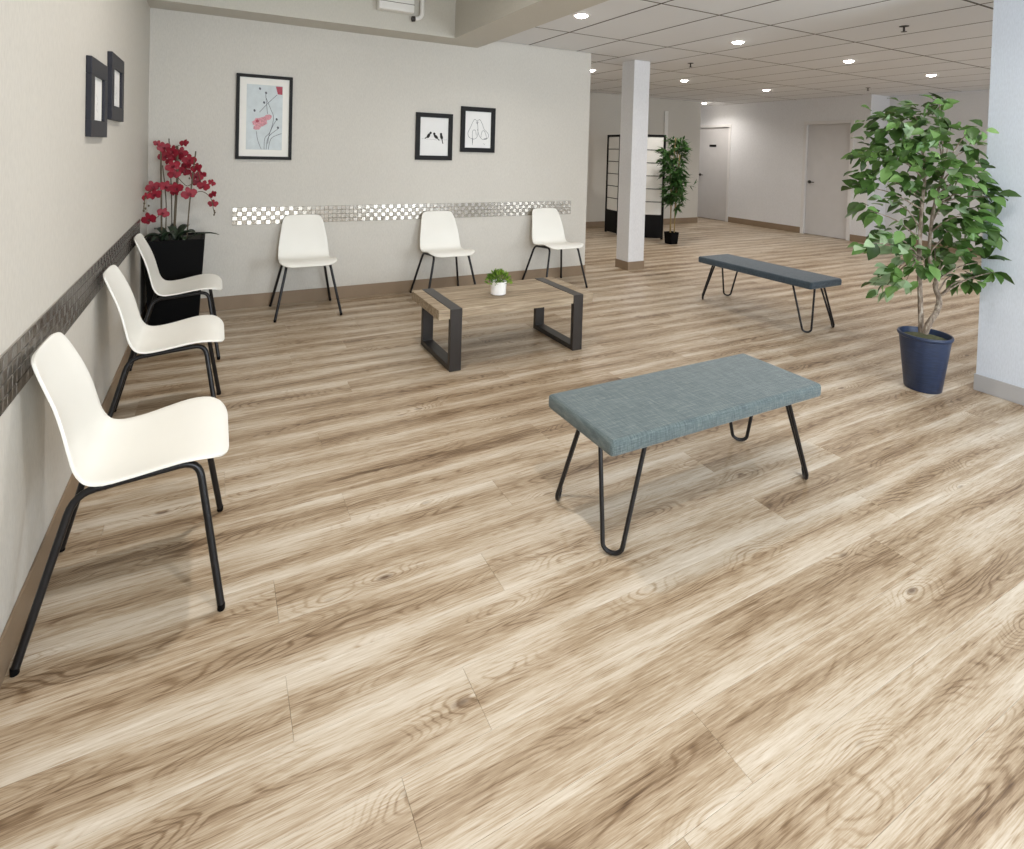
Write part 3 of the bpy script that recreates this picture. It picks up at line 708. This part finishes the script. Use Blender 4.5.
for x, y, s in BL:
    bo = bpy.data.objects.new('bloom', bloom_me); COL.objects.link(bo); bo.parent = o; bo.location = oz(x, y, r3.uniform(-.08, .06)-.03); bo.scale = (s*1.05,)*3
    bo.rotation_euler = (r3.uniform(-.5, .3), r3.uniform(-.5, .5), r3.uniform(-.7, .9))
    lo = bpy.data.objects.new('bloom_lip', lip_me); COL.objects.link(lo); lo.parent = bo; lo.location = (0, -.004, 0)
for x, y in ((26, 572), (38, 556), (62, 536), (30, 520), (526, 572), (524, 600), (530, 585), (350, 342)):
    MB().ball(oz(x, y, -.05), .006, 8, 5, 1.4).build('bud', M['stem'], o, True)
def strap_leaf(parent, base, ang, L, W, rise, droop, mat, name='leaf'):
    m = MB(); vs = []; n = 8
    for i in range(n+1):
        f = i/n; w = W*(.25+1.6*f*(1-f)*1.6)*(1 if f < .98 else .15)/1.2; r = L*f; z = rise*f-droop*f*f
        c = Vector((base[0]+cos(ang)*r, base[1]+sin(ang)*r, base[2]+z)); sd = Vector((-sin(ang), cos(ang), 0))*w/2
        vs += [c-sd+Vector((0, 0, w*.25)), c, c+sd+Vector((0, 0, w*.25))]
    m.add(vs, [(a*3+b, a*3+b+1, a*3+b+4, a*3+b+3) for a in range(n) for b in range(2)])
    ob = m.build(name, mat, parent, 'all'); md = ob.modifiers.new('thick', 'SOLIDIFY'); md.thickness = .002; return ob
for bx, by, ang, L, W, rise, dr in ((-.06, -.07, 3.3, .14, .09, .15, .12), (-.05, -.08, 2.4, .12, .09, .20, .12), (.0, -.09, -.5, .15, .095, .20, .14), (.0, -.09, .9, .13, .09, .22, .12), (.05, -.10, -.15, .24, .045, .16, .12), (-.09, -.10, 5.6, .12, .09, .18, .12), (.01, -.10, 2.2, .10, .08, .2, .1),
                                    (-.08, -.08, 4.2, .12, .06, .14, .12), (.03, -.09, 5.0, .12, .06, .12, .1), (-.02, -.05, 1.6, .12, .06, .17, .06)):
    strap_leaf(o, (bx, by, ZP-.02), ang, L, W, rise, dr, M['dleaf'])

# ------------------------------------------------------------------ fig tree in a navy pot
FX, FY = 3.845, 1.775
g = empty('fig_tree', (FX, FY, .0005)); tag(g, 'leafy fig tree with twisted trunk in a round navy pot', 'plant')
FO = Vector((FX, FY, .0005))
MB().lathe([(.092, 0), (.096, .004), (.132, .315), (.139, .32), (.142, .33), (.139, .339), (.131, .339), (.127, .32), (.125, .305), (.0001, .305)], 48).build('pot', M['pot_blue'], g, True)
m = MB(); m.lathe([(.0001, .285), (.124, .285), (.1238, .306), (.1, .313), (.05, .32), (.0001, .321)], 32)
m.build('soil', M['soil'], g, True)
FD = FX*sin(YAW)+FY*cos(YAW)
def fp(px, py, dd=0.0):
    px = 925+(px-925)*.95; d = ray(px, py); p = CAMP + d*((FD+dd)/(d.dot(_f)))
    if p.x > 4.05: p = CAMP + d*(4.05/d.x)          # keep clear of the white partition
    return p - FO
def path(pts, n=18): return [Vector(interp([tuple(p) for p in pts], i/n)) for i in range(n+1)]
trunkA = path([fp(921, 332, .02), fp(920, 300, .02), fp(919, 262, .02), fp(921, 215, .03), fp(925, 170, .02), fp(921, 130, .02)], 24)
MB().tube(trunkA, [.016-.009*i/24 for i in range(25)], 8).build('trunk', M['bark'], g, True)
trunkB = path([fp(925, 333, -.03), fp(930, 322, -.05), fp(937, 312, -.03), fp(940, 300, .0), fp(936, 288, .03), fp(937, 275, .0), fp(931, 262, -.02), fp(930, 240, .02), fp(935, 205, .05), fp(945, 170, .0)], 36)
MB().tube(trunkB, [.018-.011*i/36 + (.003 if i % 7 == 3 else 0) for i in range(37)], 8).build('trunk', M['bark'], g, True)
# leaf clusters: pixel centre, half sizes in pixels, leaves
CL = [(912, 115, 34, 13, 20), (885, 122, 26, 13, 16), (935, 128, 26, 16, 14), (898, 140, 32, 14, 20), (872, 150, 22, 15, 12), (858, 152, 12, 8, 5), (893, 160, 28, 12, 14), (920, 150, 24, 14, 12), (952, 138, 20, 13, 9),
      (975, 128, 14, 7, 5), (976, 148, 12, 10, 7), (940, 102, 14, 6, 6), (872, 178, 18, 10, 8), (900, 178, 14, 9, 7), (857, 186, 12, 5, 4), (938, 165, 22, 14, 12), (960, 172, 18, 12, 10), (935, 185, 20, 12, 10),
      (975, 178, 18, 12, 10), (988, 190, 14, 12, 7), (1000, 198, 8, 8, 4), (920, 195, 18, 12, 9), (895, 203, 22, 8, 8), (868, 211, 20, 8, 7), (950, 203, 24, 14, 14), (972, 215, 22, 14, 12), (925, 222, 22, 12, 11), (985, 228, 14, 12, 7),
      (958, 235, 22, 12, 11), (890, 236, 24, 12, 12), (870, 243, 14, 9, 6), (905, 250, 20, 12, 10), (935, 248, 20, 10, 8), (965, 252, 20, 10, 8), (985, 262, 10, 8, 4), (895, 270, 16, 10, 8), (885, 285, 14, 11, 8), (905, 282, 12, 9, 5),
      (925, 265, 16, 9, 7), (942, 262, 14, 8, 6), (970, 280, 14, 8, 7), (998, 272, 5, 4, 2), (955, 275, 12, 8, 4)]
leaf_me = []
for v in range(3):
    m = MB(); L, W = (.09, .082, .098)[v], (.058, .052, .064)[v]; vs = []
    for f, ww in ((0, .08), (.18, .7), (.42, 1.0), (.7, .72), (1.0, .03)):
        for s in (-1, 0, 1): vs.append((f*L, s*W*ww/2, .010*abs(s)*ww - .022*f*f + (.004 if v == 1 else 0)*s))
    m.add(vs, [(a*3+b, a*3+b+1, a*3+b+4, a*3+b+3) for a in range(4) for b in range(2)])
    for mt in ('leaf_a', 'leaf_b', 'leaf_c'):
        me = m.mesh('leaf'); me.materials.append(M[mt]); me.polygons.foreach_set('use_smooth', [True]*len(me.polygons)); leaf_me.append(me)
r4 = random.Random(5); leaves = []
for ci, (px, py, rx, ry, n) in enumerate(CL):
    dep = r4.uniform(-.26, .26)*(1-.4*abs(px-925)/80)
    c = fp(px, py, dep)
    tr = trunkA if px < 928 else trunkB
    st_pt = min((p for p in tr[10:]), key=lambda p: (p-c-Vector((0, 0, -.12))).length)
    midp = (st_pt+c)/2 + Vector((0, 0, .03))
    MB().tube(path([st_pt, midp, c], 8), [.006-.004*i/8 for i in range(9)], 5).build('branch', M['bark'], g, True)
    out = (c-st_pt); out.z *= .3; out = out.normalized() if out.length > .02 else Vector((1, 0, 0))
    for k in range(int(n*2.2)):
        q = fp(px+r4.gauss(0, .43)*rx, py+r4.gauss(0, .43)*ry, dep+r4.gauss(0, .07))
        d = (out*.8 + (q-c).normalized()*.5 + Vector((r4.gauss(0, .5), r4.gauss(0, .5), r4.gauss(-.35, .35)))).normalized()
        leaves.append((q, d, px, py))
r4.shuffle(leaves)
extra = []
for i, (q, d, px, py) in enumerate(leaves):
    up = (Vector((r4.gauss(0, .45), r4.gauss(0, .45), 1)) + Vector((-.35, -.45, 0))*.8).normalized()
    if q.x+FX+d.x*.11 > 4.1: d = Vector((-abs(d.x)*.4-.1, d.y, d.z)).normalized()
    sdv = up.cross(d).normalized(); up = d.cross(sdv)
    sc = r4.uniform(.72, 1.12); mt = 0 if r4.random() < .62 else 1
    if py > 225 and px < 915 and r4.random() < .5: mt = 2
    if r4.random() < .06: mt = 2
    mw = Matrix(((d.x*sc, sdv.x*sc, up.x*sc, q.x), (d.y*sc, sdv.y*sc, up.y*sc, q.y), (d.z*sc, sdv.z*sc, up.z*sc, q.z), (0, 0, 0, 1)))
    me = leaf_me[r4.randrange(3)*3+mt]
    if i < 300:
        lo = bpy.data.objects.new('leaf', me); COL.objects.link(lo); lo.parent = g; lo.matrix_local = mw
    else: extra.append((me, mw, mt))
if extra:
    m = MB()
    for me, mw, mt in extra:
        m.cur = mt; m.add([mw @ v.co for v in me.vertices], [tuple(p.vertices) for p in me.polygons])
    tag(m.build('foliage', [M['leaf_a'], M['leaf_b'], M['leaf_c']], g, 'all'), kind='stuff')

# ------------------------------------------------------------------ shoji folding screen
ps = [Vector((6.13, 7.90)), Vector((6.08, 7.47)), Vector((6.12, 7.05)), Vector((6.49, 6.83))]
s_ = empty('folding_screen', (6.1, 7.3, .0005)); tag(s_, 'black and white paper folding screen behind the white column', 'folding screen')
SH = 1.715
for a, b in zip(ps[:-1], ps[1:]):
    v = b-a; L = v.length-.006; ang = math.atan2(v.y, v.x)
    fr = MB(); fw = .038; d = .014
    fr.box(0, fw, -d, d, 0, SH); fr.box(L-fw, L, -d, d, 0, SH); fr.box(fw, L-fw, -d, d, SH-fw, SH); fr.box(fw, L-fw, -d, d, .02, .40)
    po = fr.build('panel_frame', M['blackwood'], s_, bevel=.002); po.location = (a.x-6.1, a.y-7.3, 0); po.rotation_euler = (0, 0, ang)
    n = 6; z0, z1 = .40, SH-fw; hh = (z1-z0)/n
    for i in range(n):
        B(fw, L-fw, -.002, .002, z0+i*hh+.006, z0+(i+1)*hh-.006).build('paper_pane', M['rice'], po)
        if i: B(fw, L-fw, -.007, .007, z0+i*hh-.006, z0+i*hh+.006).build('muntin', M['blackwood'], po)

# bamboo plant beside the screen
bx, by = 6.32, 6.47
b_ = empty('bamboo_plant', (bx, by, .0005)); tag(b_, 'tall artificial bamboo in a small black square pot by the screen', 'plant')
m = MB(); m.add(ringv(.068, 0)+ringv(.082, .185)+ringv(.074, .185)+ringv(.072, .155), [(3, 2, 1, 0)] + [(a*4+i, a*4+(i+1) % 4, a*4+4+(i+1) % 4, a*4+4+i) for a in range(3) for i in range(4)] + [(12, 13, 14, 15)])
m.build('pot', M['pot_black'], b_, bevel=.003)
r5 = random.Random(21); m = MB()
for k, (cx_, cy_, tx, ty, hh) in enumerate(((-.04, -.02, -.08, .02, 1.45), (.0, .03, .02, .0, 1.66), (.04, -.02, .10, .03, 1.58), (.02, -.04, .04, -.08, 1.4))):
    pts = [Vector((cx_+(tx-cx_)*f*f, cy_+(ty-cy_)*f*f, .13+(hh-.13)*f)) for f in [i/14 for i in range(15)]]
    MB().tube(pts, [.0105 if i % 3 == 1 else .009 for i in range(15)], 7).build('cane', M['bamboo'], b_, True)
    for i in range(24):
        f = r5.uniform(.33, 1); z = .13+(hh-.13)*f; base_ = Vector((cx_+(tx-cx_)*f*f, cy_+(ty-cy_)*f*f, z)); a = r5.uniform(0, 2*pi); R = r5.uniform(.05, .20)
        tip = base_+Vector((cos(a)*R, sin(a)*R, r5.uniform(-.04, .12))); m.cur = 0; m.tube([base_, (base_+tip)/2+Vector((0, 0, .03)), tip], .0025, 4)
        for j in range(13):
            t_ = r5.uniform(.35, 1); c = base_.lerp(tip, t_); aa = a+r5.gauss(0, 1.1); dd = Vector((cos(aa), sin(aa), r5.gauss(-.1, .5))).normalized(); Lf = r5.uniform(.09, .16); sd = dd.cross(Vector((r5.gauss(0, .4), r5.gauss(0, .4), 1))).normalized()*Lf*.14
            m.add([c, c+dd*Lf*.4-sd, c+dd*Lf-Vector((0, 0, .02)), c+dd*Lf*.4+sd, c+dd*Lf*.4+Vector((0, 0, -.004))], [(0, 1, 4), (1, 2, 4), (2, 3, 4), (3, 0, 4)])
# one spray reaching out to the right
for j in range(16):
    c = Vector((.12, .03, .9)).lerp(on(694, 185, 1, by)-Vector((bx, by, 0)), j/15); dd = Vector((r5.gauss(.6, .5), r5.gauss(-.3, .5), r5.gauss(0, .5))).normalized(); Lf = .12 if j > 9 else .03; sd = dd.cross(Vector((0, 0, 1))).normalized()*Lf*.12
    m.add([c, c+dd*Lf*.4-sd, c+dd*Lf, c+dd*Lf*.4+sd], [(0, 1, 2, 3)])
m.tube([(.06, .01, .75), (.2, -.02, .92), on(694, 187, 1, by)-Vector((bx, by, 0))], .003, 4)
tag(m.build('foliage', M['bamboo_leaf'], b_), kind='stuff')

# ------------------------------------------------------------------ small wall and ceiling fittings
a = on(663.6, 111, 1, YF); c = on(667.4, 132, 1, YF)
w = empty('wall_raceway', ((a.x+c.x)/2, YF, 0)); tag(w, 'narrow white vertical cable cover on the far wall above the screen', 'cable cover')
B(-.045, .045, -.03, -.0005, 1.2, a.z).build('cover', M['white'], w, bevel=.004)
u = empty('pipe_housing', (1.36, YS, 0)); tag(u, 'white box fitting with bent pipe on the soffit face', 'wall fitting')
B(-.165, .145, -.10, -.0005, 2.555, 2.70).build('housing', M['white'], u, bevel=.012)
B(-.165, .145, -.102, -.098, 2.622, 2.627).build('seam', M['grid'], u)
MB().tube(fillet([(.235, -.035, 3.14), (.235, -.035, 2.535), (.16, -.035, 2.52)], .05), .02, 12).build('pipe', M['white'], u, True)
MB().tube([(.17, -.035, 2.5215), (.145, -.035, 2.518)], .024, 12).build('pipe_collar', M['gunmetal'], u, True)
